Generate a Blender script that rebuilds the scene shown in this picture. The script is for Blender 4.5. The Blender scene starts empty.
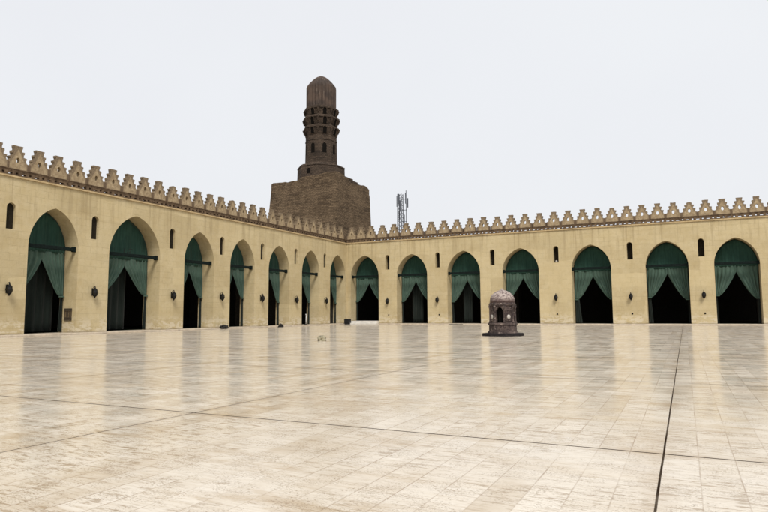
import bpy, bmesh, math, random
from mathutils import Vector, Matrix
R = math.radians
random.seed(11)
scene = bpy.context.scene
col = scene.collection

# ------------------------------------------------------------------ helpers
class MB:
    """collects shapes and links them as ONE mesh object"""
    def __init__(s): s.v = []; s.f = []; s.m = []
    def add(s, verts, faces, mi=0):
        b = len(s.v); s.v += [tuple(v) for v in verts]
        for f in faces: s.f.append([b + i for i in f]); s.m.append(mi)
    def quad(s, a, b, c, d, mi=0): s.add([a, b, c, d], [(0, 1, 2, 3)], mi)
    def box(s, x0, x1, y0, y1, z0, z1, mi=0):
        v = [(x0,y0,z0),(x1,y0,z0),(x1,y1,z0),(x0,y1,z0),(x0,y0,z1),(x1,y0,z1),(x1,y1,z1),(x0,y1,z1)]
        s.add(v, [(0,3,2,1),(4,5,6,7),(0,1,5,4),(1,2,6,5),(2,3,7,6),(3,0,4,7)], mi)
    def hexa(s, lo, hi, mi=0):
        n = len(lo)
        s.add(list(lo) + list(hi), [tuple(reversed(range(n))), tuple(range(n, 2*n))] +
              [(i, (i+1) % n, n + (i+1) % n, n + i) for i in range(n)], mi)
    def tube(s, pts, r, n=6, mi=0):
        pts = [Vector(p) for p in pts]; rings = []
        for i, p in enumerate(pts):
            d = (pts[min(i+1, len(pts)-1)] - pts[max(i-1, 0)]).normalized()
            a = d.orthogonal().normalized()
            if i and abs(d.z) < .99: a = d.cross(Vector((0,0,1))).normalized()
            b = d.cross(a); rr = r[i] if isinstance(r, (list, tuple)) else r
            rings.append([p + a*math.cos(2*math.pi*k/n)*rr + b*math.sin(2*math.pi*k/n)*rr for k in range(n)])
        vs = [v for q in rings for v in q]
        fs = [(i*n+k, i*n+(k+1) % n, (i+1)*n+(k+1) % n, (i+1)*n+k) for i in range(len(pts)-1) for k in range(n)]
        fs += [tuple(reversed(range(n))), tuple(range((len(pts)-1)*n, len(pts)*n))]
        s.add(vs, fs, mi)
    def lathe(s, prof, n=24, c=(0,0), ph=0, rib=0, ribn=0, mi=0, cap=True):
        vs = []
        for r, z in prof:
            for k in range(n):
                a = 2*math.pi*k/n + ph
                rr = r*(1 + (rib*abs(math.sin(ribn*a/2)) if ribn else 0))
                vs.append((c[0]+rr*math.cos(a), c[1]+rr*math.sin(a), z))
        fs = [(i*n+k, i*n+(k+1) % n, (i+1)*n+(k+1) % n, (i+1)*n+k) for i in range(len(prof)-1) for k in range(n)]
        if cap: fs += [tuple(reversed(range(n))), tuple(range((len(prof)-1)*n, len(prof)*n))]
        s.add(vs, fs, mi)
    def poly(s, pts, f, mi=0):
        """flat outline pts [(a,b)] from depth 0 to 1 by f(a,b,t)"""
        n = len(pts)
        s.hexa([f(a, b, 0) for a, b in pts], [f(a, b, 1) for a, b in pts], mi)
    def build(s, name, mats, parent=None, smooth=False, bevel=0):
        me = bpy.data.meshes.new(name); me.from_pydata(s.v, [], s.f)
        mats = mats if isinstance(mats, (list, tuple)) else [mats]
        for m in mats: me.materials.append(m)
        for p, i in zip(me.polygons, s.m): p.material_index = i; p.use_smooth = smooth
        bm = bmesh.new(); bm.from_mesh(me)
        bmesh.ops.recalc_face_normals(bm, faces=bm.faces)
        big = [f for f in bm.faces if len(f.verts) > 4]
        if big: bmesh.ops.triangulate(bm, faces=big)
        bm.to_mesh(me); bm.free(); me.update()
        o = bpy.data.objects.new(name, me); col.objects.link(o)
        if parent: o.parent = parent
        if bevel:
            b = o.modifiers.new('bevel', 'BEVEL'); b.width = bevel; b.segments = 2; b.limit_method = 'ANGLE'
        return o

def tag(o, label=None, cat=None, group=None, kind=None):
    if label: o['label'] = label
    if cat: o['category'] = cat
    if group: o['group'] = group
    if kind: o['kind'] = kind
    return o
def thing(name, loc, label, cat, rz=0, group=None):
    o = bpy.data.objects.new(name, None); col.objects.link(o)
    o.location = loc; o.rotation_euler = (0, 0, rz)
    return tag(o, label, cat, group)
def copy_tree(o, parent=None):
    c = o.copy(); col.objects.link(c)
    if parent: c.parent = parent
    for ch in [k for k in o.children]: copy_tree(ch, c)
    return c

# ------------------------------------------------------------------ materials
class NT:
    def __init__(s, name):
        s.mat = bpy.data.materials.new(name); s.mat.use_nodes = True
        s.t = s.mat.node_tree; s.n = s.t.nodes; s.l = s.t.links
        s.b = s.n['Principled BSDF']; s._c = None
    def put(s, sock, v):
        if hasattr(v, 'is_output') or isinstance(v, bpy.types.NodeSocket): s.l.new(v, sock)
        elif v is not None:
            if sock.type == 'RGBA' and len(v) == 3: v = (*v, 1)
            sock.default_value = v
    def coord(s):
        if not s._c: s._c = s.n.new('ShaderNodeTexCoord').outputs['Object']
        return s._c
    def xyz(s, v=None):
        x = s.n.new('ShaderNodeSeparateXYZ'); s.put(x.inputs[0], v or s.coord()); return x.outputs
    def comb(s, x, y, z=0.0):
        c = s.n.new('ShaderNodeCombineXYZ')
        for k, v in enumerate((x, y, z)): s.put(c.inputs[k], v)
        return c.outputs[0]
    def scl(s, sc, v=None, loc=(0,0,0)):
        m = s.n.new('ShaderNodeMapping'); s.put(m.inputs[0], v or s.coord())
        m.inputs['Scale'].default_value = sc; m.inputs['Location'].default_value = loc; return m.outputs[0]
    def noise(s, scale, v=None, detail=4, rough=.55, dist=0):
        t = s.n.new('ShaderNodeTexNoise'); s.put(t.inputs['Vector'], v or s.coord())
        t.inputs['Scale'].default_value = scale; t.inputs['Detail'].default_value = detail
        t.inputs['Roughness'].default_value = rough; t.inputs['Distortion'].default_value = dist
        return t.outputs[0]
    def white(s, v, one=False):
        t = s.n.new('ShaderNodeTexWhiteNoise'); t.noise_dimensions = '1D' if one else '3D'
        s.put(t.inputs['W' if one else 'Vector'], v); return t.outputs['Value']
    def math(s, op, a, b=None, c=None, clamp=False):
        m = s.n.new('ShaderNodeMath'); m.operation = op; m.use_clamp = clamp
        s.put(m.inputs[0], a)
        if b is not None: s.put(m.inputs[1], b)
        if c is not None: s.put(m.inputs[2], c)
        return m.outputs[0]
    def ramp(s, v, lo, hi, a=0.0, b=1.0):
        m = s.n.new('ShaderNodeMapRange'); m.interpolation_type = 'SMOOTHSTEP'
        s.put(m.inputs[0], v)
        for k, x in enumerate((lo, hi, a, b)): m.inputs[k+1].default_value = x
        return m.outputs[0]
    def mix(s, f, a, b, mode='MIX'):
        m = s.n.new('ShaderNodeMix'); m.data_type = 'RGBA'; m.blend_type = mode
        s.put(m.inputs[0], f); s.put(m.inputs[6], a); s.put(m.inputs[7], b); return m.outputs[2]
    def bump(s, h, strength, dist=.02, nrm=None):
        b = s.n.new('ShaderNodeBump'); s.put(b.inputs['Height'], h)
        b.inputs['Strength'].default_value = strength; b.inputs['Distance'].default_value = dist
        if nrm: s.put(b.inputs['Normal'], nrm)
        return b.outputs[0]
    def brick(s, v, w, h, mortar, off=.5):
        t = s.n.new('ShaderNodeTexBrick'); s.put(t.inputs['Vector'], v); t.offset = off
        t.inputs['Color1'].default_value = (0,0,0,1); t.inputs['Color2'].default_value = (1,1,1,1)
        t.inputs['Mortar'].default_value = (.5,.5,.5,1)
        for k, x in (('Scale',1),('Mortar Size',mortar),('Mortar Smooth',.3),('Bias',0),('Brick Width',w),('Row Height',h)):
            t.inputs[k].default_value = x
        return t.outputs['Color'], t.outputs['Fac']
    def done(s, color=None, rough=None, nrm=None, **kw):
        if color is not None: s.put(s.b.inputs['Base Color'], color)
        if rough is not None: s.put(s.b.inputs['Roughness'], rough)
        if nrm is not None: s.put(s.b.inputs['Normal'], nrm)
        for k, v in kw.items(): s.put(s.b.inputs[k.replace('_', ' ')], v)
        return s.mat

def plaster(name, c1, c2, pale):
    n = NT(name); u, w, z = n.xyz()[:3]
    flat = n.comb(n.math('ADD', u, w), z)
    big = n.noise(.28, detail=5); mid = n.noise(1.6, detail=6, rough=.65); fine = n.noise(22, detail=5, rough=.7)
    c = n.mix(n.ramp(big, .33, .68), c1, c2)
    c = n.mix(n.ramp(mid, .3, .75, 0, .5), c, pale)
    c = n.mix(n.ramp(n.noise(4.5, detail=6, rough=.75), .50, .68, 0, .42), c, tuple(x*.74 for x in c1))
    c = n.mix(n.ramp(fine, .35, .7, 0, .25), c, tuple(x*.62 for x in c1))
    bc, bf = n.brick(flat, .95, .47, .012)
    c = n.mix(n.math('MULTIPLY', n.ramp(bc, 0, 1, -.09, .09), 1), c, tuple(x*.6 for x in c1))
    c = n.mix(n.math('MULTIPLY', bf, n.ramp(n.noise(.9), .4, .66, .05, .5)), c, tuple(x*.5 for x in c1))
    wv = n.comb(n.math('ADD', n.math('ADD', u, w), n.math('MULTIPLY', mid, .9)), n.math('ADD', z, n.math('MULTIPLY', big, 1.2)))
    pc, pf = n.brick(wv, 3.1, 1.45, .0, .37)
    c = n.mix(n.ramp(pc, .55, 1, 0, .30), c, tuple(x*.78 for x in c1)); c = n.mix(n.ramp(pc, .35, 0, 0, .30), c, tuple(x*1.12 for x in c2))
    # rain streaks running down from the cornice
    st = n.noise(1, n.scl((3.2, 3.2, .16)), detail=5, rough=.6)
    hi = n.math('ADD', n.ramp(z, 6.0, 10, .08, .45), 0)
    c = n.mix(n.math('MULTIPLY', n.ramp(st, .50, .66), hi), c, (c1[0]*.55, c1[1]*.52, c1[2]*.5))
    # salt and flaking at the foot, a grimy last few centimetres
    fl = n.noise(1.3, n.scl((1, 1, 2.4)), detail=8, rough=.72)
    foot = n.math('MULTIPLY', n.ramp(z, .35, 1.5, 1, 0), n.ramp(fl, .47, .53))
    c = n.mix(n.math('MULTIPLY', foot, .75), c, (.60, .53, .40))
    pit = n.math('MULTIPLY', n.ramp(z, .3, 2.6, .8, 0), n.ramp(n.noise(6, detail=6, rough=.75), .6, .68))
    c = n.mix(pit, c, (c1[0]*.5, c1[1]*.46, c1[2]*.42))
    c = n.mix(n.math('MULTIPLY', n.ramp(n.math('ADD', z, n.math('MULTIPLY', mid, .3)), .28, .42, 1, 0), .55), c, (.16, .12, .08))
    h = n.math('ADD', n.math('MULTIPLY', fine, .5), n.math('MULTIPLY', mid, .9))
    h = n.math('SUBTRACT', h, n.math('MULTIPLY', bf, .25))
    return n.done(c, n.ramp(mid, .3, .7, .82, .95), n.bump(h, .55, .03), Specular_IOR_Level=.2)

def simple(name, c, rough=.6, var=.25, scale=6, bump=.2, metal=0, spec=.4):
    n = NT(name); f = n.noise(scale, detail=6, rough=.65)
    k = n.mix(n.ramp(f, .3, .72), tuple(x*(1-var) for x in c), tuple(min(1, x*(1+var)) for x in c))
    return n.done(k, rough, n.bump(f, bump, .02), Metallic=metal, Specular_IOR_Level=spec)

M = {}
M['plaster'] = plaster('ochre_plaster', (.450, .358, .196), (.515, .425, .250), (.575, .495, .335))

n = NT('weathered_merlon_stone')
u, w, z = n.xyz()[:3]
oi = n.n.new('ShaderNodeObjectInfo').outputs['Random']
sh = n.comb(n.math('ADD', u, n.math('MULTIPLY', oi, 37)), w, z)
f1 = n.noise(2.2, sh, detail=7, rough=.7); f2 = n.noise(14, sh, detail=5, rough=.7)
c = n.mix(n.ramp(f1, .35, .65), (.290, .222, .138), (.395, .315, .20))
c = n.mix(n.ramp(n.noise(5, sh, detail=6, rough=.75), .42, .60, 0, .7), c, (.215, .155, .095))
# each gable carries a plastered triangle; the stepped stones outside it are bare, dark and lichen-grown
tri = n.math('ADD', n.math('ADD', n.math('MULTIPLY', n.math('ABSOLUTE', u), 2.05), z), n.math('MULTIPLY', n.math('SUBTRACT', f1, .5), .35))
dk = n.mix(n.ramp(f2, .35, .65), (.115, .085, .056), (.235, .18, .12))
c = n.mix(n.math('MULTIPLY', n.ramp(tri, 1.22, 1.38), n.ramp(n.math('ADD', z, n.math('MULTIPLY', f1, .5)), .5, 1.0, .45, .92)), c, dk)
c = n.mix(n.math('MULTIPLY', n.ramp(z, 1.2, 1.4), .85), c, dk)
c = n.mix(n.math('MULTIPLY', n.ramp(n.math('ADD', n.math('ABSOLUTE', u), n.math('MULTIPLY', f1, .12)), .60, .70), .75), c, (.085, .055, .036))
c = n.mix(n.ramp(f2, .55, .75, 0, .5), c, (.16, .11, .075))
M['merlon'] = n.done(c, .92, n.bump(n.math('ADD', f1, n.math('MULTIPLY', f2, .5)), .6, .05), Specular_IOR_Level=.15)

n = NT('pierced_band_stone'); f1 = n.noise(3, detail=7, rough=.7)
M['band'] = n.done(n.mix(n.ramp(f1, .35, .65), (.075, .050, .032), (.165, .115, .072)), .92, n.bump(f1, .5, .04), Specular_IOR_Level=.15)
n = NT('cornice_stone'); f1 = n.noise(2.5, detail=7, rough=.7)
M['cornice'] = n.done(n.mix(n.ramp(f1, .35, .65), (.38, .28, .15), (.50, .39, .225)), .92, n.bump(f1, .5, .04), Specular_IOR_Level=.15)

M['hall'] = simple('hall_stone', (.05, .045, .038), .95, spec=.05)  # stone and carpet near black: the hall's shade is put into the colour
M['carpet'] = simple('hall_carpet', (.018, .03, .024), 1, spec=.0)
M['step'] = simple('step_stone', (.50, .43, .34), .45, var=.2, scale=3)
M['white_step'] = simple('white_marble', (.62, .60, .56), .4, var=.12, scale=3)
M['slit_fill'] = simple('slit_shade_dark', (.022, .018, .012), .9, spec=.1)  # colour carries the shade inside the slit windows
M['beam'] = simple('dark_beam_wood', (.006, .011, .010), .85, var=.4, scale=9, spec=.1)
M['iron'] = simple('lamp_iron', (.005, .0045, .004), .7, spec=.2)
M['lamp_glass'] = simple('lamp_smoked_glass', (.008, .007, .006), .35, bump=.02, spec=.3)
M['black'] = simple('black_cloth', (.012, .010, .009), .85)
M['black_box'] = simple('black_plastic', (.010, .010, .011), .5)
M['grille'] = simple('grille_paint', (.15, .105, .055), .8)
M['grille_bar'] = simple('grille_bar_rust', (.055, .040, .025), .8)
M['pale_rag'] = simple('pale_plastic', (.27, .24, .16), .6, var=.45)
M['pale_metal'] = simple('pale_metal', (.45, .45, .44), .45)
M['mast'] = simple('mast_steel', (.085, .095, .115), .6, var=.3)
M['mast_pale'] = simple('antenna_shell', (.22, .24, .27), .6)

def cloth(name, c1, c2):
    n = NT(name); u, w, z = n.xyz()[:3]
    f = n.noise(1, n.scl((5, 5, .5)), detail=5, rough=.6); g = n.noise(40, detail=3)
    c = n.mix(n.ramp(f, .32, .7), c1, c2)
    c = n.mix(n.ramp(n.noise(1.1, detail=4), .45, .75, 0, .35), c, tuple(min(1, x*1.5) for x in c2))
    m = n.done(c, .82, n.bump(n.math('ADD', f, n.math('MULTIPLY', g, .25)), .25, .03), Specular_IOR_Level=.15)
    n.b.inputs['Sheen Weight'].default_value = .1
    return m
M['valance'] = cloth('green_valance_cloth', (.012, .038, .028), (.022, .060, .045))
M['drape'] = cloth('green_drape_cloth', (.042, .078, .060), (.072, .120, .094))
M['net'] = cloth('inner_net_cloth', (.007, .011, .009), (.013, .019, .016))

# rubble brick of the minaret
def rubble(name, a, b, dark):
    n = NT(name); u, w, z = n.xyz()[:3]
    wob = n.math('MULTIPLY', n.math('SUBTRACT', n.noise(1.1, detail=5), .5), 1.1)
    v = n.comb(n.math('ADD', n.math('ADD', u, w), wob), n.math('ADD', z, n.math('MULTIPLY', wob, .5)))
    bc, bf = n.brick(v, .62, .27, .03)
    f1 = n.noise(.35, detail=6, rough=.65); f2 = n.noise(3.2, detail=7, rough=.75); lay = n.noise(1, n.scl((.25, .25, 2.2)), detail=5, rough=.7)
    c = n.mix(n.ramp(bc, 0, 1), a, b)
    c = n.mix(n.ramp(lay, .42, .66, 0, .75), c, dark)
    c = n.mix(n.ramp(f1, .4, .68, 0, .55), c, tuple(x*1.35 for x in b))
    c = n.mix(n.ramp(f2, .5, .66, 0, .8), c, dark)
    f3 = n.noise(2.6, n.scl((1,1,2), loc=(9,3,1)), detail=7, rough=.8); c = n.mix(n.ramp(f3, .54, .66, 0, .7), c, tuple(x*1.7 for x in b))
    c = n.mix(n.math('MULTIPLY', bf, .6), c, tuple(x*.55 for x in dark))
    h = n.math('ADD', n.math('MULTIPLY', f2, 1.0), n.math('MULTIPLY', bc, .4)); h = n.math('SUBTRACT', h, n.math('MULTIPLY', bf, .8))
    return n.done(c, .95, n.bump(h, .9, .12), Specular_IOR_Level=.1)
M['rubble'] = rubble('minaret_rubble', (.098, .069, .044), (.165, .120, .077), (.050, .037, .026))
M['tower'] = rubble('minaret_brick', (.062, .046, .036), (.094, .069, .051), (.030, .025, .021))
n = NT('minaret_cap'); f1 = n.noise(.5, detail=6); f2 = n.noise(1, n.scl((2.5, 2.5, .35)), detail=6, rough=.7)
c = n.mix(n.ramp(f1, .35, .68), (.052, .041, .036), (.098, .070, .055)); c = n.mix(n.ramp(f2, .55, .72, 0, .7), c, (.19, .155, .125))
M['cap'] = n.done(c, .9, n.bump(f2, .4, .1), Specular_IOR_Level=.15)
M['void_shade'] = simple('opening_shade', (.010, .009, .008), .95, spec=.0)  # near-black colour stands for the shade inside windows, niches and kiosk arches

# kiosk: painted, patchy old stone
n = NT('kiosk_stone'); z = n.xyz()[2]
f1 = n.noise(2.2, detail=8, rough=.75); f2 = n.noise(7, detail=7, rough=.8)
c = n.mix(n.ramp(f1, .38, .64), (.038, .028, .025), (.125, .092, .080)); c = n.mix(n.ramp(f2, .48, .60, 0, .9), c, (.028, .018, .020))
c = n.mix(n.ramp(n.noise(4, detail=6, rough=.75), .55, .63, 0, .75), c, (.30, .24, .205))
M['kiosk'] = n.done(c, .75, n.bump(n.math('ADD', f1, f2), .5, .04), Specular_IOR_Level=.25)
n = NT('kiosk_dome_stone'); z = n.xyz()[2]
f1 = n.noise(2.4, detail=7, rough=.7); f2 = n.noise(8, detail=6, rough=.75)
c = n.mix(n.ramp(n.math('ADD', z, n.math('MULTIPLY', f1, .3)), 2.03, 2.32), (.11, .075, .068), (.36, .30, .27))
c = n.mix(n.ramp(f2, .46, .58, 0, .85), c, (.085, .055, .055))
M['kdome'] = n.done(c, .7, n.bump(n.math('ADD', f1, f2), .4, .04), Specular_IOR_Level=.25)
M['kbase'] = simple('kiosk_base_stone', (.016, .013, .014), .8, var=.5, spec=.15)
M['roundel'] = simple('white_roundel', (.42, .39, .35), .5, var=.1)

# marble paving
JX0, JXS, JY0, JYS, SW = -.235, 5.605, 6.173, 6.16, .2803
n = NT('courtyard_marble'); P = n.coord(); x, y, _ = n.xyz()[:3]
def lines(v, off, step, half, soft):
    t = n.math('DIVIDE', n.math('SUBTRACT', v, off), step)
    d = n.math('MULTIPLY', n.math('ABSOLUTE', n.math('SUBTRACT', n.math('FRACT', n.math('ADD', t, .5)), .5)), step)
    return n.ramp(d, half, half+soft, 1, 0)
wx = n.math('ADD', x, n.math('MULTIPLY', n.math('SUBTRACT', n.noise(.7), .5), .012))
wy = n.math('ADD', y, n.math('MULTIPLY', n.math('SUBTRACT', n.noise(.6), .5), .05))
big_j = n.math('MAXIMUM', lines(wx, JX0, JXS, .0065, .005), lines(wy, JY0, JYS, .011, .008))
sid = n.math('FLOOR', n.math('DIVIDE', n.math('SUBTRACT', x, JX0), SW))
row = n.white(sid, True)
SL = .77
yy = n.math('ADD', n.math('DIVIDE', y, SL), n.math('MULTIPLY', row, 7.3))
yid = n.math('FLOOR', yy)
slab = n.white(n.comb(sid, yid, 3.3)); slab2 = n.white(n.comb(sid, yid, 9.1))
joint_x = lines(wx, JX0, SW, .0018, .006)
fy = n.math('FRACT', yy); joint_y = n.ramp(n.math('MULTIPLY', n.math('MINIMUM', fy, n.math('SUBTRACT', 1, fy)), SL), .002, .008, 1, 0)
jm = n.noise(.55, detail=5, rough=.65)
small_j = n.math('MAXIMUM', n.math('MULTIPLY', joint_x, n.ramp(jm, .38, .64, .10, .95)),
                 n.math('MULTIPLY', joint_y, n.ramp(n.noise(.8, n.scl((1,1,1), loc=(40,7,0)), detail=5), .46, .68, .02, .7)))
shift = n.comb(n.math('ADD', x, n.math('MULTIPLY', slab, 3)), n.math('ADD', y, n.math('MULTIPLY', slab2, 5)), 0)
wash2_ = n.noise(.45, n.scl((1, 1.3, 1), loc=(31, 4, 0)), detail=6, rough=.65)
grain = n.noise(1, n.scl((2.2, 24, 1), shift), detail=6, rough=.68, dist=.4)
vein = n.noise(1, n.scl((5, 60, 1), shift), detail=4, rough=.7)
wash = n.noise(1, n.scl((.16, .40, 1)), detail=7, rough=.62, dist=.6)
wash2 = n.noise(1, n.scl((.6, 1.5, 1), loc=(13,5,0)), detail=7, rough=.68)
speck = n.noise(46, n.scl((1, 1.9, 1)), detail=3, rough=.7)
spot = n.noise(2.6, n.scl((1, 1.6, 1), loc=(3,21,0)), detail=8, rough=.78)
c = n.mix(n.ramp(slab, 0, 1), (.620, .560, .470), (.650, .592, .505))
c = n.mix(n.ramp(grain, .42, .68, 0, .42), c, (.46, .375, .27))
# strips of slabs worn and soiled along their length
strip_d = n.noise(1, n.comb(n.math('ADD', n.math('MULTIPLY', sid, .37), n.math('MULTIPLY', x, .5)), n.math('MULTIPLY', y, .20), 2.0), detail=6, rough=.65)
c = n.mix(n.ramp(strip_d, .50, .70, 0, .6), c, (.43, .34, .23))
c = n.mix(n.ramp(strip_d, .45, .30, 0, .4), c, (.70, .645, .56))
short = n.noise(1, n.scl((3.2, 16, 1), shift, (5, 9, 0)), detail=7, rough=.75)
c = n.mix(n.math('MULTIPLY', n.ramp(short, .51, .60), n.ramp(wash2_, .40, .56, .2, .85)), c, (.30, .225, .145))
c = n.mix(n.ramp(vein, .56, .74, 0, .5), c, (.35, .275, .19))
c = n.mix(n.ramp(wash, .48, .70, 0, .55), c, (.50, .41, .30))
c = n.mix(n.ramp(wash2, .53, .70, 0, .65), c, (.40, .30, .185))
c = n.mix(n.ramp(wash2, .44, .28, 0, .45), c, (.71, .655, .575))
pits = n.math('MULTIPLY', n.ramp(speck, .53, .60), n.ramp(spot, .44, .56))
c = n.mix(n.math('MULTIPLY', pits, .8), c, (.21, .15, .09))
c = n.mix(n.ramp(spot, .58, .68, 0, .75), c, (.27, .20, .125))
crk = n.noise(1, n.scl((7, 30, 1), shift, (2, 3, 0)), detail=8, rough=.8, dist=1.2)
c = n.mix(n.math('MULTIPLY', n.ramp(crk, .60, .66), n.ramp(wash2_, .46, .58)), c, (.17, .12, .075))
c = n.mix(n.math('MULTIPLY', small_j, .8), c, (.25, .175, .11))
near_j = n.math('MAXIMUM', lines(wx, JX0, JXS, .02, .16), lines(wy, JY0, JYS, .02, .22))
c = n.mix(n.math('MULTIPLY', near_j, n.ramp(wash2, .4, .65, .05, .45)), c, (.33, .24, .15))
c = n.mix(n.math('MULTIPLY', big_j, n.ramp(n.noise(1.1, n.scl((1,1,1), loc=(8,2,0)), detail=5), .3, .6, .8, 1)), c, (.022, .014, .009))
rg = n.ramp(n.noise(1, n.scl((.5, 3.0, 1)), detail=6, rough=.65), .30, .72, .10, .25)
rg = n.math('ADD', rg, n.math('MULTIPLY', n.math('MAXIMUM', n.math('MULTIPLY', small_j, .2), n.math('MULTIPLY', big_j, 3)), .18))
rg = n.math('ADD', rg, n.ramp(slab2, 0, 1, -.02, .03))
h = n.math('SUBTRACT', n.math('MULTIPLY', n.noise(1, n.scl((.9, 1.6, 1)), detail=3), .6), n.math('MULTIPLY', n.math('MAXIMUM', small_j, n.math('MULTIPLY', big_j, 2)), .25))
h = n.math('ADD', h, n.ramp(slab, 0, 1, 0, .05))
M['marble'] = n.done(c, rg, n.bump(h, .04, .02), Specular_IOR_Level=n.math('MULTIPLY', n.math('SUBTRACT', 1, big_j), .13))
n = NT('dusty_ground'); f1 = n.noise(.05, detail=8)
M['ground'] = n.done(n.mix(f1, (.30, .24, .17), (.38, .31, .23)), .95)

# ------------------------------------------------------------------ setting: ground and court floor
g = MB(); g.quad((-1500,-1500,0),(1500,-1500,0),(1500,1500,0),(-1500,1500,0))
tag(g.build('ground', M['ground']), kind='structure').location.z = -.004
WX, WY = -37.339, 65.248          # inner faces of the two walls
g = MB(); g.quad((WX-.2,-30,0),(48,-30,0),(48,WY+.2,0),(WX-.2,WY+.2,0))
tag(g.build('courtyard_floor', M['marble']), kind='structure')

# ------------------------------------------------------------------ arcades (u along the wall, +y into the wall, z up)
THICK, ZTOP, SPRING = 1.75, 9.92, 5.75
def arch_pts(c, wd, apex, n=14, inset=0.0, spring=SPRING):
    a = wd/2; h = apex - spring; L = []
    for i in range(n+1):
        t = math.pi/2*i/n; u = math.cos(t)
        L.append((c - a*u, spring + h*(.84*math.sin(t) + .16*(1-u))))
    pts = L + [(2*c - p[0], p[1]) for p in reversed(L[:-1])]
    if inset:
        pts = [(c + (p[0]-c)*(1-inset/a), spring + (p[1]-spring)*(1-inset/h)) for p in pts]
    return pts
def win_pts(c, wd, zt):
    r = wd/2; zs = zt - r*1.1
    return [(c - r*math.cos(math.pi*i/10), zs + 1.1*r*math.sin(math.pi*i/10)) for i in range(11)]

def facade(mb, u0, u1, arches, wins):
    T = THICK
    holes = sorted([(c-w/2, c+w/2, 'a', c, w, ap) for c, w, ap in arches] + [(c-w/2, c+w/2, 'w', c, w, (zb, zt)) for c, w, zb, zt in wins])
    cur = u0
    def rect(a, b, z0, z1, d):
        mb.quad((a, d, z0), (b, d, z0), (b, d, z1), (a, d, z1))
    for (a, b, kind, c, w, ex) in holes:
        for d in (0, T): rect(cur, a, 0, ZTOP, d)
        top = arch_pts(c, w, ex) if kind == 'a' else win_pts(c, w, ex[1])
        zb = 0 if kind == 'a' else ex[0]
        depth = T if kind == 'a' else .75
        for d in ((0, T) if kind == 'a' else (0,)):
            for p, q_ in zip(top[:-1], top[1:]):
                mb.quad((p[0], d, p[1]), (q_[0], d, q_[1]), (q_[0], d, ZTOP), (p[0], d, ZTOP))
            if zb: rect(a, b, 0, zb, d)
        if kind == 'w':
            rect(a, b, 0, ZTOP, T)
            mb.quad((a,0,zb),(b,0,zb),(b,depth,zb-.0),(a,depth,zb))
        ring = [(a, zb)] + top + [(b, zb)]
        for p, q_ in zip(ring[:-1], ring[1:]):
            mb.quad((p[0],0,p[1]), (q_[0],0,q_[1]), (q_[0],depth,q_[1]), (p[0],depth,p[1]))
        cur = b
    for d in (0, T): rect(cur, u1, 0, ZTOP, d)
    mb.quad((u0,0,0),(u0,T,0),(u0,T,ZTOP),(u0,0,ZTOP)); mb.quad((u1,0,0),(u1,T,0),(u1,T,ZTOP),(u1,0,ZTOP))
    mb.quad((u0,0,ZTOP),(u1,0,ZTOP),(u1,T,ZTOP),(u0,T,ZTOP))

def merlon_mesh(seed):
    """stepped gable with an oval hole: two mirrored outlines, 0.3 m thick"""
    rnd = random.Random(seed); j = lambda s=.012: rnd.uniform(-s, s)
    H = 1.48; cut = rnd.random() < .22
    out = [(0, H+j()), (.275+j(.03), H+j(.02)), (.262+j(), H-.13), (.235+j(), H-.16), (.225, H-.32+j()),
        (.41+j(.03), H-.35+j(.02)), (.40, H-.48), (.355+j(), H-.51), (.345, H-.66),
        (.545+j(.03), H-.69+j(.02)), (.535, H-.82), (.50+j(), H-.86), (.56, .45), (.735, .40), (.735, 0), (0, 0)]
    if cut: out[0] = (0, H-.06+j()); out[1] = (.16, H-.10+j(.03)); out[2] = (.22, H-.15+j(.02))
    hz, ha, hb = .56, .12, .19
    hole = [(ha*math.sin(math.pi*i/8), hz - hb*math.cos(math.pi*i/8)) for i in range(9)]
    mb = MB()
    for sgn in (1, -1):
        pts = out + hole
        n = len(pts)
        lo = [(sgn*a, -.15, z) for a, z in pts]; hi = [(sgn*a, .15, z) for a, z in pts]
        # no faces on the mirror plane except above and below the hole (hidden inside)
        fs = [tuple(range(n)), tuple(range(2*n-1, n-1, -1))]
        for i in range(n):
            k = (i+1) % n
            if abs(pts[i][0]) < 1e-6 and abs(pts[k][0]) < 1e-6: continue
            fs.append((i, k, n+k, n+i))
        mb.add(lo + hi, fs)
    return mb
merlon_meshes = []

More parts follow.
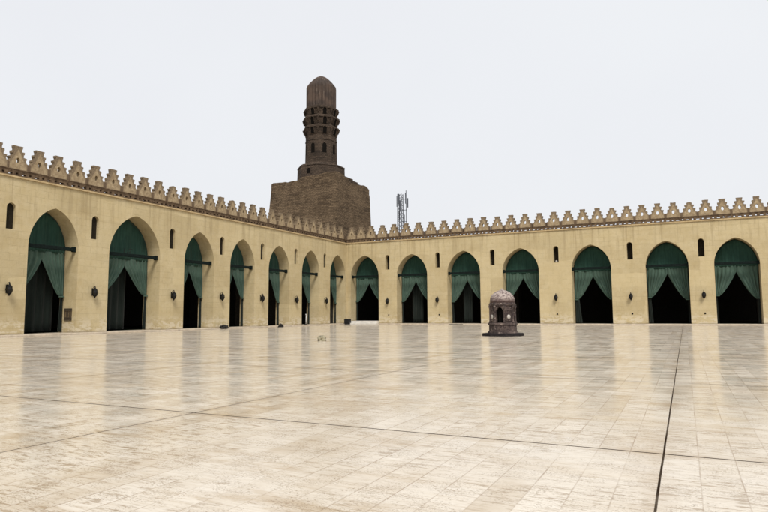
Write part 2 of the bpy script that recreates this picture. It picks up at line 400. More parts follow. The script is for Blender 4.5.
def make_arcade(loc, rz, label, u0, u1, arches, wins, merlons, beams, inner_piers, sockets, sd_=.62):
    root = thing('arcade', loc, label, 'arcade', rz)
    f = MB(); facade(f, u0, u1, arches, wins); f.build('facade', M['plaster'], root)
    # moulded cornice with a pierced band above
    k = MB(); k.box(u0, u1, -.10, .30, 9.922, 10.0); k.box(u0, u1, -.05, .30, 10.0, 10.05)
    k.build('cornice', M['cornice'], root, bevel=.015)
    b = MB(); b.box(u0, u1, -.05, .25, 10.053, 10.09); b.box(u0, u1, -.05, .25, 10.33, 10.43)
    b.box(u0, u1, -.09, .27, 10.43, 10.47)
    u = u0; i = 0
    while u < u1 - .9:
        # post, slot, post, small round hole (square opening with cut corners)
        b.box(u, u+.22, -.04, .24, 10.09, 10.33)
        b.box(u+.22, u+.50, -.03, .23, 10.22, 10.33); b.box(u+.22, u+.50, -.03, .23, 10.09, 10.125)
        b.box(u+.50, u+.70, -.04, .24, 10.09, 10.33)
        b.box(u+.70, u+.875, -.03, .23, 10.27, 10.33); b.box(u+.70, u+.875, -.03, .23, 10.09, 10.14)
        for sx, cx in ((1, u+.70), (-1, u+.875)):
            b.hexa([(cx,-.02,10.14),(cx+sx*.05,-.02,10.14),(cx,-.02,10.19)], [(cx,.22,10.14),(cx+sx*.05,.22,10.14),(cx,.22,10.19)])
            b.hexa([(cx,-.02,10.27),(cx+sx*.05,-.02,10.27),(cx,-.02,10.22)], [(cx,.22,10.27),(cx+sx*.05,.22,10.27),(cx,.22,10.22)])
        u += .875
    b.build('pierced_band', M['band'], root)
    for i, mu in enumerate(merlons):
        if not merlon_meshes:
            for sd in range(13):
                o = merlon_mesh(sd).build('merlon', M['merlon']); merlon_meshes.append(o.data); bpy.data.objects.remove(o)
        o = bpy.data.objects.new('merlon', merlon_meshes[(i*5 + i//4) % 13]); col.objects.link(o); o.parent = root
        o.location = (mu, .10, 10.472); o.scale = (1, 1, random.uniform(.97, 1.02)); o.rotation_euler = (0, random.uniform(-.012, .012), random.uniform(-.02, .02))
    for c, w, zb, zt in wins:
        p = MB(); p.quad((c-w/2-.1, .6, zb-.1), (c+w/2+.1, .6, zb-.1), (c+w/2+.1, .6, zt+.1), (c-w/2-.1, .6, zt+.1))
        p = MB(); p.box(c-w/2+.003, c+w/2-.003, sd_, sd_+.06, zb+.003, zt-.02)
        p.v = [(x, yv, min(z, zt-.02)) for x, yv, z in p.v]
        p.build('slit_shade', M['slit_fill'], root)  # dark board added in place of the unlit slit interior
    for c, w in beams:
        m = MB(); m.box(c-w/2-.05, c+w/2+.05, .30, .50, 5.69, 5.94); m.box(c+w/2-.18, c+w/2-.003, .25, .55, 5.64, 5.99); m.box(c-w/2+.003, c-w/2+.18, .25, .55, 5.64, 5.99)
        m.build('tie_beam', M['beam'], root, bevel=.02)
    for s_ in sockets:
        m = MB(); m.lathe([(.075, 0), (.085, .03), (.06, .05), (.03, .05)], 12)
        m.v = [(s_ + a, -bz + .001, 1.12 + c_) for a, c_, bz in m.v]
        m.build('wall_socket', M['iron'], root)
    # paved step running along the foot of the wall, hall floor behind, roof and far wall
    s_ = MB(); s_.box(u0, u1, -.50, 0.0 - .002, 0.0, .11); s_.build('foot_step', M['step'], root, bevel=.02)
    s_ = MB(); s_.box(u0, u1, .002, THICK, 0.0, .108); 
    s_.v = [(a, b_, c_) for a, b_, c_ in s_.v]
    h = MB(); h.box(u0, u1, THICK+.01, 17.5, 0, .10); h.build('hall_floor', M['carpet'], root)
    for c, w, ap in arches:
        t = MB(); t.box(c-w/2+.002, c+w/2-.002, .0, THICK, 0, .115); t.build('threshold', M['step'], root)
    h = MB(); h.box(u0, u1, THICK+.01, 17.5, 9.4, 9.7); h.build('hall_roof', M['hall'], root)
    h = MB(); h.box(u0, u1, 17.51, 18.2, 0, 9.7); h.box(u0-.6, u0-.01, THICK+.01, 18.2, 0, 9.7); h.box(u1-.3, u1-.012, THICK+.012, 18.2, 0, 9.38); h.build('hall_wall', M['hall'], root)  # last box: closing wall added to keep light from leaking into the hall
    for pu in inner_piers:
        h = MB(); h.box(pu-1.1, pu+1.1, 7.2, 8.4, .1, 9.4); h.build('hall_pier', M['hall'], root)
    return root

LA = [(26.23, 3.60, 8.40), (32.92, 4.80, 8.83), (39.74, 3.58, 8.39), (45.47, 3.56, 8.41), (51.28, 3.62, 8.36), (57.22, 3.62, 8.39), (63.10, 3.60, 8.37)]
LAX = [(14.4, 3.6, 8.4), (20.32, 3.6, 8.4)]
BA = [(-34.85, 3.86, 8.36), (-28.58, 3.90, 8.25), (-22.22, 3.88, 8.32), (-15.77, 3.96, 8.27), (-8.47, 3.88, 8.25), (-1.40, 3.82, 8.23), (4.54, 3.72, 8.20)]
BAX = [(10.9, 3.8, 8.2), (17.1, 3.8, 8.2)]
LW = [(17.3,), (23.24,), (29.28,), (36.56,), (42.57,), (48.45,), (54.27,), (60.16,)]
BW = [-31.75, -25.33, -18.87, -11.96, -4.70, 1.66, 7.75, 14.0]
lm = [x for x in (8.5, 10, 11.5, 12.9, 14.3, 15.6, 17.0, 18.4, 19.9, 21.2, 22.2)] + [23.48,24.9,26.29,27.73,29.17,30.63,32.12,33.58,35.04,36.5,38.0,39.48,40.95,42.4,43.88,45.4,46.95,48.46,50.02,51.55,53.1,54.65,56.18,57.68,59.22,60.73,62.26,63.85]
bm_ = [-36.6,-35.3,-33.95,-32.4,-30.87,-29.29,-27.7,-26.08,-24.49,-22.92,-21.36,-19.78,-18.2,-16.7,-15.12,-13.6,-12.08,-10.6,-9.12,-7.67,-6.24,-4.82,-3.41,-2.0,-.59,.82,2.23,3.64,5.04,6.44,7.84,9.25,10.65,12.05,13.5,14.9,16.3,17.7,19.1]
left = make_arcade((WX, 0, 0), R(90), 'ochre arcaded wall receding along the left side, with a wider taller middle arch',
    7.8, WY-.004, LA+LAX, [(w[0], .58, 6.66, 8.32) for w in LW], lm, [(a[0], a[1]) for a in LA+LAX], [17.3, 23.2, 29.3, 36.5, 42.5, 48.4, 54.2, 60.1], [], .24)
back = make_arcade((0, WY, 0), 0, 'pale ochre arcaded wall facing the viewer across the far end of the courtyard',
    WX-THICK, 20.0, BA+BAX, [(w, .54, 6.53, 8.29) for w in BW], bm_, [(a[0], a[1]) for a in BA+BAX], [-31.7, -25.3, -18.9, -12.0, -4.7, 1.7, 7.7], [-31.6, -25.2, -12.0, -4.7, 1.7, 7.8])

# vent grille let into the reveal of the nearest left arch
gr = MB(); ju = 26.23 + 1.80
gr.box(ju-.03, ju+.02, .42, 1.10, .98, 1.75)
go = gr.build('vent_grille', M['grille'], left)
gb = MB()
for zz in (.98, 1.12, 1.62, 1.73): gb.box(ju-.07, ju-.031, .38, 1.14, zz-.04, zz+.04)
for ww in (.42, .60, .76, .92, 1.10): gb.box(ju-.06, ju-.032, ww-.025, ww+.025, 1.0, 1.72)
gb.build('grille_bars', M['grille_bar'], go)

# ------------------------------------------------------------------ curtains
def surf(mb, nx, nz, f, thick=.012):
    g0 = [[f(i/nx, k/nz) for i in range(nx+1)] for k in range(nz+1)]
    vs = [p for r_ in g0 for p in r_] + [(p[0], p[1]+thick, p[2]) for r_ in g0 for p in r_]
    N = (nx+1)*(nz+1); fs = []
    for k in range(nz):
        for i in range(nx):
            a = k*(nx+1)+i; q_ = (a, a+1, a+nx+2, a+nx+1)
            fs.append(q_); fs.append(tuple(N+x for x in reversed(q_)))
    edge = [i for i in range(nx+1)] + [k*(nx+1)+nx for k in range(1, nz+1)] + [nz*(nx+1)+i for i in range(nx-1, -1, -1)] + [k*(nx+1) for k in range(nz-1, 0, -1)]
    for a, b in zip(edge, edge[1:]+edge[:1]): fs.append((a, N+a, N+b, b))
    mb.add(vs, fs)

def make_curtain(wall_loc, rz, u, wd, apex, label, seed, inner=(), tie=2.62, open_top=5.0, tails=(.25, .25)):
    rnd = random.Random(seed)
    W = wd/2 - .07
    root = thing('arch_curtain', (0,0,0), label, 'curtain', rz, 'green curtains hung in the courtyard arches')
    c_ = Vector((u, 1.28, 0)); c_.rotate(Matrix.Rotation(rz, 3, 'Z')); root.location = Vector(wall_loc) + c_
    # lunette: hung flat, pleated, cut to the arch
    ap = arch_pts(0, wd, apex, 16, inset=.06); zmax = ap[16][1]
    def ztop(x):
        for p, q_ in zip(ap[:-1], ap[1:]):
            if p[0] <= x <= q_[0]: return p[1] + (q_[1]-p[1])*(x-p[0])/max(1e-6, q_[0]-p[0])
        return SPRING
    ph = rnd.uniform(0, 6); nf = rnd.choice((11, 12, 13, 14))
    def val(s, t):
        x = -W + 2*W*s; z0 = 5.55; z1 = ztop(x)
        z = z1 + (z0-z1)*t
        amp = .012*(.15+.85*t)
        d = amp*math.sin(nf*2*math.pi*s + ph + .9*math.sin(5*s+ph)) + .03*math.sin(3.1*2*math.pi*s+ph*2)
        return (x, d, z)
    m = MB(); surf(m, 90, 12, val); m.build('valance', M['valance'], root, smooth=True)
    et = open_top + rnd.uniform(-.22, .2)
    for sgn in (-1, 1):
        k = rnd.choice((5, 6, 7)); p0 = rnd.uniform(0, 6); tz = tie + rnd.uniform(-.22, .22)
        gw = .30
        def dr(s, t):
            # s: 0 inner edge .. 1 jamb ; t: 0 rail .. 1 tie-back
            x0 = W*s; x1 = W - gw*(1-s)*1.0
            drop = (1-s)**1.25*(5.62-et)                    # the inner threads leave the rail lower
            z0 = 5.62; zz = z0 + (tz - z0)*t
            b = t**(1.0 + .42*(1-s))                        # inner threads sag inwards before sweeping out
            lead = max(0., (t - .20*(1-s)) / (1 - .20*(1-s)))
            bb = (1-s)*(1-(1-lead)**.74) + s*b
            x = x0 + (x1-x0)*bb
            a = .022 + .042*math.sin(math.pi*min(1, t*1.05))
            d = a*math.sin(2*math.pi*k*s + p0 + .6*t) + .02*math.sin(2*math.pi*2.3*s + 2*p0)
            d -= .10*math.sin(math.pi*t)*(1-s)
            return (sgn*x, d + .02, zz)
        m = MB(); surf(m, 48, 22, dr); o = m.build('drape', M['drape'], root, smooth=True)
        tw = tails[0 if sgn < 0 else 1]
        def tail(s, t):
            x = W - tw*(.75+.45*t)*(1-s)
            d = .05*math.sin(2*math.pi*3*s + p0)*(.5+.5*t)
            return (sgn*x, d + .05, tz + .02 + (.14 - tz)*t)
        m = MB(); surf(m, 18, 12, tail); m.build('drape_tail', M['net'], root, smooth=True)
        m = MB(); m.box(*sorted((sgn*(W-gw-.02), sgn*(W+.03))), -.09, .12, tz-.05, tz+.05); m.build('tie_back', M['drape'], root, bevel=.02)
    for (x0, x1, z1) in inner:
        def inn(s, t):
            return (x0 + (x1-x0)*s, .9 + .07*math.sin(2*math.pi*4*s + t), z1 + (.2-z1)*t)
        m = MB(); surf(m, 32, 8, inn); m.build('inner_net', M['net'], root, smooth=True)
    return root

LL = ['green tied-back curtain in the nearest left wall arch, beside a vent grille',
      'wide green tied-back curtain in the widest and tallest arch of the left wall',
      'green curtain in the left wall arch just beyond the widest arch',
      'green curtain in the left wall arch just beyond the dark heap at a pier foot',
      'green curtain in the left wall arch third from the far corner',
      'narrow-looking green curtain in the left arch second from the corner, above a short post',
      'green curtain in the last left arch at the corner, seen as a thin sliver']
LI = [((-.9, 1.6, 5.2),), ((-1.5, 1.0, 5.3),), (), (), (), (), ()]
for i, (a, lb) in enumerate(zip(LA, LL)):
    make_curtain((WX, 0, 0), R(90), a[0], a[1], a[2], lb, 100+i, LI[i], tie=2.75, open_top=5.25 if i > 1 else 5.3)
BL = ['green curtain in the far wall arch at the corner, above a white step',
      'green curtain in the second far wall arch from the corner',
      'green curtain in the far wall arch just left of the domed kiosk',
      'green curtain in the far wall arch directly behind the domed kiosk',
      'green curtain in the first far wall arch clear to the right of the kiosk',
      'green curtain in the far wall arch second from the right edge',
      'green curtain in the rightmost far wall arch at the right edge of the view']
BI = [(), ((-.9, .5, 4.9),), ((-.8, .3, 4.9),), (), (), (), ()]
BT = [(.2,.2), (.2,.2), (.2,.2), (.2,.15), (.55,.12), (.32,.12), (.15,.15)]
for i, (a, lb) in enumerate(zip(BA, BL)):
    make_curtain((0, WY, 0), 0, a[0], a[1], a[2], lb, 200+i, BI[i], tie=2.62, open_top=5.0, tails=BT[i])

# ------------------------------------------------------------------ wall lanterns
def make_lamp():
    root = thing('wall_lantern', (0,0,0), 'x', 'lantern', 0, 'dark lanterns fixed to the wall piers')
    b = MB(); b.box(-.05, .05, .24, .285, -.22, .30); b.tube([(0,.26,.20),(0,.18,.36),(0,.06,.44),(0,0,.40)], .018)
    b.build('bracket', M['iron'], root)
    f = MB(); f.lathe([(.012,.46),(.03,.40),(.05,.30),(.14,.20),(.17,.17)], 6, ph=R(30))
    f.lathe([(.10,-.26),(.12,-.24),(.05,-.32),(.02,-.40),(.01,-.42)], 6, ph=R(30))
    for k in range(6):
        a = R(60*k+30); f.tube([(.17*math.cos(a), .17*math.sin(a), .17), (.20*math.cos(a), .20*math.sin(a), -.02), (.11*math.cos(a), .11*math.sin(a), -.25)], .016, 5)
    f.build('lantern_frame', M['iron'], root)
    gl = MB(); gl.lathe([(.145,.165),(.178,-.02),(.095,-.245)], 6, ph=R(30)); gl.build('lantern_glass', M['lamp_glass'], root)
    return root
proto = make_lamp(); first = True
lampL = [(23.19, 2.90), (29.24, 2.88), (36.6, 2.83), (42.4, 2.86), (48.22, 2.84), (54.1, 2.77), (60.1, 2.77)]
lampB = [(-31.68, 2.74), (-25.34, 2.80), (-18.9, 2.80), (-12.05, 2.84), (-4.76, 2.82), (1.67, 2.86)]
TL = ['dark pointed lantern at the left edge of the view, on the nearest wall pier',
      'dark pointed lantern on the pier between the nearest arch and the widest arch',
      'dark lantern on the left wall pier just beyond the widest arch',
      'small dark lantern on the left wall pier above the dark heap',
      'small dark lantern on the left wall, fifth from the left edge of the view',
      'small dark lantern on the left wall pier nearest the short upright post',
      'small dark lantern on the last left wall pier before the far corner',
      'small dark lantern on the far wall pier nearest the corner',
      'small dark lantern on the second far wall pier from the corner',
      'dark lantern on the far wall half hidden behind the kiosk dome',
      'dark lantern on the far wall below the slit window with a white spot',
      'dark lantern on the far wall, second pier right of the kiosk',
      'dark lantern on the far wall pier between the two rightmost arches']
k = 0
for (u_, z_) in lampL:
    o = proto if k == 0 else copy_tree(proto)
    o.location = (WX+.287, u_, z_); o.rotation_euler = (0, 0, R(90)); o['label'] = TL[k]; k += 1
for (u_, z_) in lampB:
    o = copy_tree(proto); o.location = (u_, WY-.287, z_); o.rotation_euler = (0,0,0); o['label'] = TL[k]; k += 1

# ------------------------------------------------------------------ minaret
MX, MY = -63.36, 100.5
mn = thing('minaret', (MX, MY, 0), 'dark brick minaret with ribbed domed cap on a huge square rubble base', 'minaret')
def octa(r, z, ph=22.5, k=1.0):
    r = r*k
    return [(r*math.cos(R(ph+45*k)), r*math.sin(R(ph+45*k)), z) for k in range(8)]
pb = MB(); x0, x1, y0, y1 = -71.2-MX, -56.4-MX, 95-MY, 107.8-MY
def ring(z, j=0):
    d = (26.4-z)*.062
    return [(x0-d, y0-d, z), (x1+d*.3, y0-d, z), (x1+d*.3, y1+d, z), (x0-d, y1+d, z)]
pb.hexa(ring(-.1), ring(25.2))
rnd = random.Random(5)
def ragged(pts, step=.55, amp=.09):
    out = []
    for (a, b), (c_, d) in zip(pts[:-1], pts[1:]):
        n_ = max(1, int(abs(c_-a)/step))
        for i in range(n_): out.append((a+(c_-a)*i/n_, b+(d-b)*i/n_+rnd.uniform(-amp, amp)))
    out.append(pts[-1]); return out
dz = lambda z: (26.4-z)*.062
# broken parapets: front, right side, left side, rear, each with a ragged top
def strip(top, along, at, thick, zb=25.2):
    tp = ragged(top)
    for (a, b), (c_, d) in zip(tp[:-1], tp[1:]):
        if along == 'x': pb.hexa([(a,at,zb),(c_,at,zb),(c_,at+thick,zb),(a,at+thick,zb)], [(a,at,b),(c_,at,d),(c_,at+thick,d),(a,at+thick,b)])
        else: pb.hexa([(at,a,zb),(at,c_,zb),(at-thick,c_,zb),(at-thick,a,zb)], [(at,a,b),(at,c_,d),(at-thick,c_,d),(at-thick,a,b)])
strip([(x0-.05, 26.45), (x0+.4, 26.7), (x0+2, 26.6), (x0+6.2, 26.65), (x0+7.2, 27.3), (x1-5, 27.3), (x1-2, 27.6), (x1+.02, 27.5)], 'x', y0-.07, 1.3)
strip([(y0+1.25, 27.5), (y0+2.2, 27.4), (y0+3.4, 27.0), (y0+4.6, 26.7), (y0+5.2, 26.35), (y0+8.8, 26.35), (y0+9.6, 26.75), (y0+11.2, 26.75), (y1-.1, 26.3)], 'y', x1+.02, 1.2)
strip([(x0, 26.4), (x1-1.3, 26.4)], 'x', y1-1.2, 1.1)
pb.build('base_block', M['rubble'], mn)
ub = MB(); cx, cy = .3, .3
ub.hexa(octa(4.85, 25.2), octa(4.7, 29.75)); ub.hexa(octa(4.8, 29.75), octa(4.72, 30.0)); ub.hexa(octa(4.45, 30.0), octa(4.35, 30.2))
# crumbling stair of masonry down the right side
for (a, z_, w_) in ((4.2, 28.3, 1.0), (4.9, 27.7, .9), (5.6, 27.1, .9)):
    ub.box(cx+1.2, cx+a, cy+a-2.8, cy+a+.4, 25.2, z_)
ub.build('octagonal_drum', M['tower'], mn)
def niche(parent, ang, r, z0, z1, w, name='tower_window', tilt=0, d=.07):
    """near-black plug painted as the shade of an arched opening, with a raised surround on one face of the shaft"""
    c_, s_ = math.cos(R(ang)), math.sin(R(ang))
    def at(a, z, dd):
        rr = r + dd + tilt*(z-z0)
        return (c_*rr - s_*a, s_*rr + c_*a, z)
    h = w/2; pts = [(-h, z0)] + [(-h*math.cos(math.pi*i/8), z1-h*1.3+1.3*h*math.sin(math.pi*i/8)) for i in range(9)] + [(h, z0)]
    m = MB(); m.hexa([at(a, z, -.3) for a, z in pts], [at(a, z, .012) for a, z in pts]); o = m.build(name, M['void_shade'], parent)
    fr = MB(); out = [(a*1.32, z0 + (z-z0)*1.07) for a, z in pts]
    for i in range(len(pts)-1):
        p, q_, P_, Q_ = pts[i], pts[i+1], out[i], out[i+1]
        fr.hexa([at(*p,-.1), at(*q_,-.1), at(*Q_,-.1), at(*P_,-.1)], [at(*p,d), at(*q_,d), at(*Q_,d), at(*P_,d)])
    fr.build('window_surround', M['tower'], o)
    return o
sf = MB(); sf.hexa(octa(4.6, 30.15, k=.845), octa(4.3, 30.5, k=.845)); sf.hexa(octa(3.78, 30.5, k=.845), octa(3.68, 36.3, k=.845))
sf.hexa(octa(3.8, 35.1, k=.845), octa(3.8, 35.3, k=.845))
sf.build('octagonal_shaft', M['tower'], mn)
ap_ = math.cos(R(22.5))
niche(mn, -90, 4.74*ap_, 27.6, 29.2, .8)
for k_ in range(8):
    niche(mn, 45*k_, 3.73*.845*ap_, 31.2, 34.5, .84)
for (z0, z1, r0, r1, r2) in ((36.25, 38.15, 3.75, 4.15, 4.28), (38.15, 40.1, 3.7, 4.2, 4.38), (40.1, 41.95, 3.65, 4.0, 4.18)):
    t = MB(); t.hexa(octa(r0, z0, k=.845), octa(r1, z1-.55, k=.845)); t.hexa(octa(r2, z1-.55, k=.845), octa(r2*.99, z1-.18, k=.845)); t.hexa(octa(r2*.93, z1-.18, k=.845), octa(r2*.9, z1+.02, k=.845))
    # stalactite brackets at the corners and mid faces
    for k_ in range(1, 16, 2):
        a = R(22.5*k_); rr = r1*.845
        ca, sa = math.cos(a), math.sin(a)
        P0 = lambda rad, off, z: (ca*rad - sa*off, sa*rad + ca*off, z)
        t.hexa([P0(rr-.3,-.12,z0+.55), P0(rr-.02,-.05,z0+.55), P0(rr-.02,.05,z0+.55), P0(rr-.3,.12,z0+.55)],
               [P0(rr-.3,-.38,z1-.5), P0(rr+.22,-.30,z1-.5), P0(rr+.22,.30,z1-.5), P0(rr-.3,.38,z1-.5)])
    tier = t.build('muqarnas_tier', M['tower'], mn)
    for k_ in range(8):
        for off in (0,):
            o = niche(tier, 45*k_, (r0+.14)*.845*ap_, z0+.14, z1-.5, .74, 'tier_niche', tilt=(r1-r0)*.845*ap_/(z1-.55-z0), d=.12)
cp = MB()
prof = [(3.2,41.9),(3.22,42.6),(3.22,46.2),(3.12,46.5),(2.6,47.15),(1.9,47.85),(1.15,48.45),(.6,48.72),(.25,48.8)]
cp.lathe([(r_*.845, z_) for r_, z_ in prof], 182, rib=.095, ribn=26)
cp.build('ribbed_cap', M['cap'], mn)

# ------------------------------------------------------------------ far telecom mast
ms = thing('telecom_mast', (-68.9, 150, 0), 'thin grey lattice telecom mast rising beyond the far wall, right of the minaret', 'mast')
m = MB(); b = .55
for sx in (-1, 1):
    for sy in (-1, 1): m.tube([(sx*b*1.5, sy*b*1.5, 0), (sx*b, sy*b, 34)], .11, 5)
z = 0; i = 0
while z < 33.5:
    for (p, q_) in (((-1,-1),(1,-1)), ((1,-1),(1,1)), ((1,1),(-1,1)), ((-1,1),(-1,-1))):
        m.tube([(p[0]*b, p[1]*b, z), (q_[0]*b, q_[1]*b, z+1.1)], .06, 4); m.tube([(p[0]*b, p[1]*b, z), (q_[0]*b, q_[1]*b, z)], .05, 4)
    z += 1.1
for zz in (26.3, 29.5, 32.5): m.tube([(0,0,zz), (2.0,0,zz)], .08, 4)
m.tube([(1.75,0,25.5),(1.75,0,34.9)], .1, 5)
m.build('lattice_tower', M['mast'], ms)
for (ax, ay, z0, z1) in ((1.75,-.25,31.2,34.2), (2.05,.3,30.2,32.8), (-.15,-.8,31.2,34.0), (-.75,-.5,30.5,33.5), (.3,-.8,29.0,32.2), (-.55,.5,26.8,29.4), (1.2,-.2,26.0,28.2)):
    m = MB(); m.box(ax-.17, ax+.17, ay-.12, ay+.12, z0, z1); m.build('antenna_panel', M['mast_pale' if ax < -.6 else 'mast'], ms, bevel=.04)

# ------------------------------------------------------------------ domed kiosk in the court
ks = thing('domed_kiosk', (-9.2, 33.65, 0), 'small domed octagonal stone kiosk standing alone on the courtyard floor', 'kiosk')
m = MB(); m.hexa(octa(1.17, 0.0), octa(1.15, .155)); m.build('base_slab', M['kbase'], ks, bevel=.02)
m = MB(); m.hexa(octa(.86, .15), octa(.84, .26)); m.hexa(octa(.78, .26), octa(.77, .62)); m.hexa(octa(.83, .62), octa(.81, .73)); m.build('plinth', M['kiosk'], ks, bevel=.015)
body = MB(); ra = .70; ap8 = ra*ap_; hw = ra*math.sin(R(22.5))
for k_ in range(8):
    a = 45*k_; c_, s_ = math.cos(R(a)), math.sin(R(a))
    F_ = lambda t, z, d: (c_*(ap8-d) - s_*t, s_*(ap8-d) + c_*t, z)
    if k_ % 2 == 0:
        w_ = .20; zt = 1.60; pts = [(-w_*math.cos(math.pi*i/8), zt-w_*1.35+1.35*w_*math.sin(math.pi*i/8)) for i in range(9)]
        for p, q_ in zip(pts[:-1], pts[1:]): body.quad(F_(p[0],p[1],0), F_(q_[0],q_[1],0), F_(q_[0],1.82,0), F_(p[0],1.82,0))
        for sg in (-1, 1): body.quad(F_(sg*hw,.73,0), F_(sg*w_,.73,0), F_(sg*w_,1.82,0), F_(sg*hw,1.82,0))
        rg_ = [(-w_,.73)] + pts + [(w_,.73)]
        for p, q_ in zip(rg_[:-1], rg_[1:]): body.quad(F_(p[0],p[1],0), F_(q_[0],q_[1],0), F_(q_[0],q_[1],.3), F_(p[0],p[1],.3))
    else:
        body.quad(F_(-hw,.73,0), F_(hw,.73,0), F_(hw,1.82,0), F_(-hw,1.82,0))
        # raised frame panel
        for (t0, t1, z0, z1) in ((-.20,-.16,.85,1.45), (.16,.20,.85,1.45), (-.16,.16,.85,.9), (-.16,.16,1.4,1.45)):
            body.hexa([F_(t0,z0,.01),F_(t1,z0,.01),F_(t1,z1,.01),F_(t0,z1,.01)], [F_(t0,z0,-.03),F_(t1,z0,-.03),F_(t1,z1,-.03),F_(t0,z1,-.03)])
body.build('body', M['kiosk'], ks)
m = MB(); m.hexa(octa(.36, .73), octa(.36, 1.82)); m.build('shade_core', M['void_shade'], ks)  # dark core added so the arches look unlit and no light shows through
for k_ in range(8):
    a = R(22.5+45*k_); cxx, cyy = ra*math.cos(a), ra*math.sin(a)
    m = MB(); m.lathe([(.075,.73),(.075,.80),(.05,.84),(.047,1.52),(.08,1.60),(.085,1.68)], 10, c=(cxx, cyy)); m.build('colonnette', M['kiosk'], ks, smooth=True)
m = MB(); m.hexa(octa(.76, 1.68), octa(.78, 1.76)); m.hexa(octa(.74, 1.76), octa(.72, 1.85)); m.build('cornice_ring', M['kiosk'], ks, bevel=.015)
m = MB(); m.lathe([(.66,1.83),(.67,1.98),(.655,2.08),(.60,2.22),(.50,2.35),(.36,2.46),(.20,2.53),(.08,2.575),(.05,2.60)], 48, rib=.03, ribn=16); m.build('dome', M['kdome'], ks, smooth=True)
m = MB(); m.lathe([(.06,2.57),(.05,2.61),(.03,2.65),(.005,2.67)], 10); m.build('finial', M['kdome'], ks, smooth=True)
for a in (-45, -135):
    c_, s_ = math.cos(R(a)), math.sin(R(a))
    m = MB(); m.lathe([(.105,0),(.11,.03),(.07,.05),(.01,.055)], 16)
    m.v = [(c_*(ap8+zz) - s_*xx, s_*(ap8+zz) + c_*xx, 1.06+yy_*1.15) for xx, yy_, zz in m.v]
    m.build('roundel', M['roundel'], ks, smooth=True)

# ------------------------------------------------------------------ small things about the court
def blob(name, mat, loc, size, label, cat, seed, flat=.6):
    bm = bmesh.new(); bmesh.ops.create_icosphere(bm, subdivisions=4, radius=1)
    rnd = random.Random(seed)
    from mathutils import noise as NZ
    for v in bm.verts:
        d = NZ.noise(v.co*1.7 + Vector((seed*3.1, 0, 0)))*.45 + NZ.noise(v.co*4.3 + Vector((0, seed, 0)))*.2
        v.co *= 1 + d
        v.co = Vector((v.co.x*size[0]/2, v.co.y*size[1]/2, max(0, (v.co.z+.35)*size[2]*flat)))
    me = bpy.data.meshes.new(name); bm.to_mesh(me); bm.free(); me.materials.append(mat)
    for p in me.polygons: p.use_smooth = True
    o = bpy.data.objects.new(name, me); col.objects.link(o); o.location = loc; tag(o, label, cat); return o
blob('dark_bundle', M['black'], (-36.75, 42.35, .11), (.55, .85, .34), 'dark heaped bundle lying at the foot of a left wall pier', 'bundle', 3)
blob('small_bag', M['black'], (-35.9, 49.6, 0), (.45, .5, .42), 'tiny dark bag on the floor before the third arch from the corner, left wall', 'bag', 5)
blob('crumpled_bag', M['pale_rag'], (-15.6, 24.85, 0), (.40, .34, .34), 'small crumpled pale bag lying alone on the open marble floor', 'bag', 8)
mt = MB(); mt.box(-.75, .75, -.28, .28, 0, .05); o = mt.build('door_mat', M['black'], bevel=.015); o.location = (-23.0, 64.62, .0)
o.location = (-22.95, 64.40, 0); tag(o, 'dark doormat lying at the step of the far wall arch left of the kiosk', 'mat')
# speaker box in the corner
sp = thing('corner_box', (-36.6, 64.15, 0), 'black squat box on short feet sitting in the corner where the two walls meet', 'box')
m = MB(); m.box(-.33, .33, -.28, .28, .16, .68); m.build('case', M['black_box'], sp, bevel=.03)
m = MB(); m.box(-.40, .40, -.33, .33, .06, .158); m.build('tray', M['black_box'], sp, bevel=.01)
for sx in (-.34, .34):
    for sy in (-.27, .27):
        m = MB(); m.lathe([(.05,0),(.05,.06)], 10, c=(sx, sy)); m.build('foot', M['black_box'], sp)
# white steps in the corner arch of the far wall
ws = MB(); ws.box(-36.75, -32.75, WY-1.15, WY-.51, 0, .17); ws.box(-36.55, -32.95, WY-.505, WY+.9, .118, .42)
tag(ws.build('marble_step', M['white_step'], bevel=.02), 'low white marble step leading up to the far wall arch in the corner', 'step')
# short upright post by the second left arch from the corner
st = thing('upright_post', (-37.0, 55.75, .11), 'short pale upright post on a dark foot beside a left wall jamb near the corner', 'post')
m = MB(); m.lathe([(.16,0),(.16,.05),(.05,.09),(.04,.10)], 14); m.build('foot', M['black_box'], st)
m = MB(); m.tube([(0,0,.09),(.02,0,.55),(.03,.01,1.05)], .055, 10); m.build('post', M['pale_metal'], st, smooth=True)
m = MB(); m.lathe([(.05,1.04),(.08,1.08),(.08,1.13),(.03,1.18),(.01,1.19)], 12); m.build('knob', M['pale_metal'], st, smooth=True)
# pale round fitting in one slit window
m = MB(); m.lathe([(.01,-.13),(.09,-.10),(.13,0),(.09,.10),(.01,.13)], 14); o = m.build('round_fitting', M['roundel'], smooth=True)
o.location = (-11.96, WY+.25, 6.66); tag(o, 'small white round object in a far wall slit window right of the kiosk', 'ornament')
# loose wire on the tie beam of the widest arch
m = MB(); rr = random.Random(4)
m.tube([(0,-.35,0),(0,-.33,.28),(.02,-.30,.34)], .022, 5); m.tube([(0,-.05,0),(.02,.0,.26),(0,.30,.33),(.03,.42,.30)], .022, 5); m.tube([(0,.02,.02),(.03,.22,.14),(0,.34,.02)], .018, 5)
o = m.build('loose_wires', M['iron']); o.location = (WX-.4, 32.5, 5.96); tag(o, 'bent dark wires sticking up from the tie beam of the widest left arch', 'wires')

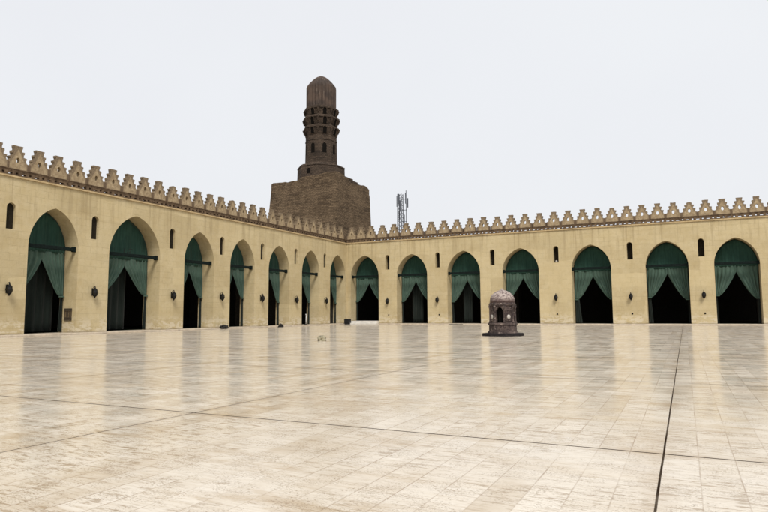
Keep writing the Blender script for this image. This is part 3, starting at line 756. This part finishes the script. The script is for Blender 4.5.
# ------------------------------------------------------------------ light, sky, camera
SUN_EL, SUN_AZ = R(52), math.atan2(.58, -.80)      # direction towards the sun, azimuth from +Y towards +X
w = bpy.data.worlds.new('World'); scene.world = w; w.use_nodes = True
nt = w.node_tree; bg = nt.nodes['Background']
sky = nt.nodes.new('ShaderNodeTexSky'); sky.sky_type = 'NISHITA'; sky.sun_disc = False
sky.sun_elevation = SUN_EL; sky.sun_rotation = SUN_AZ; sky.dust_density = 4; sky.air_density = 1.5
tc = nt.nodes.new('ShaderNodeTexCoord'); nz = nt.nodes.new('ShaderNodeTexNoise'); nz.inputs['Scale'].default_value = 1.7; nz.inputs['Detail'].default_value = 5
nt.links.new(tc.outputs['Generated'], nz.inputs['Vector'])
cl = nt.nodes.new('ShaderNodeMix'); cl.data_type = 'RGBA'
cl.inputs[6].default_value = (6.55, 6.62, 7.0, 1); cl.inputs[7].default_value = (7.45, 7.6, 7.75, 1)
nt.links.new(nz.outputs[0], cl.inputs[0])
mx = nt.nodes.new('ShaderNodeMix'); mx.data_type = 'RGBA'; mx.inputs[0].default_value = .94
nt.links.new(sky.outputs[0], mx.inputs[6]); nt.links.new(cl.outputs[2], mx.inputs[7])
nt.links.new(mx.outputs[2], bg.inputs['Color']); bg.inputs['Strength'].default_value = .1
sd = bpy.data.lights.new('sun', 'SUN'); sd.energy = 2.5; sd.angle = R(20); sd.color = (1, .95, .87)
so = bpy.data.objects.new('sun', sd); col.objects.link(so)
d = Vector((math.sin(SUN_AZ)*math.cos(SUN_EL), math.cos(SUN_AZ)*math.cos(SUN_EL), math.sin(SUN_EL)))
so.rotation_euler = d.to_track_quat('Z', 'Y').to_euler(); so.location = (0, 0, 60)

cd = bpy.data.cameras.new('camera'); cam = bpy.data.objects.new('camera', cd); col.objects.link(cam); scene.camera = cam
yaw, pitch, roll, f = -.45827679, .09459571, -.00613346, 606.7636
F = Vector((math.sin(yaw)*math.cos(pitch), math.cos(yaw)*math.cos(pitch), math.sin(pitch)))
R0 = Vector((math.cos(yaw), -math.sin(yaw), 0)); U0 = R0.cross(F)
Rt = R0*math.cos(roll) + U0*math.sin(roll); Up = U0*math.cos(roll) - R0*math.sin(roll)
mw = Matrix(((Rt.x, Up.x, -F.x, 0), (Rt.y, Up.y, -F.y, 0), (Rt.z, Up.z, -F.z, 1.28094), (0,0,0,1)))
cam.matrix_world = mw
cd.sensor_width = 36; cd.lens = f/768*36; cd.clip_start = .05; cd.clip_end = 4000

scene.render.engine = 'CYCLES'
scene.cycles.use_denoising = True
scene.cycles.max_bounces = 8
vs = scene.view_settings
vs.view_transform = 'Standard'; vs.look = 'None'; vs.exposure = .32; vs.gamma = 1; vs.use_curve_mapping = False
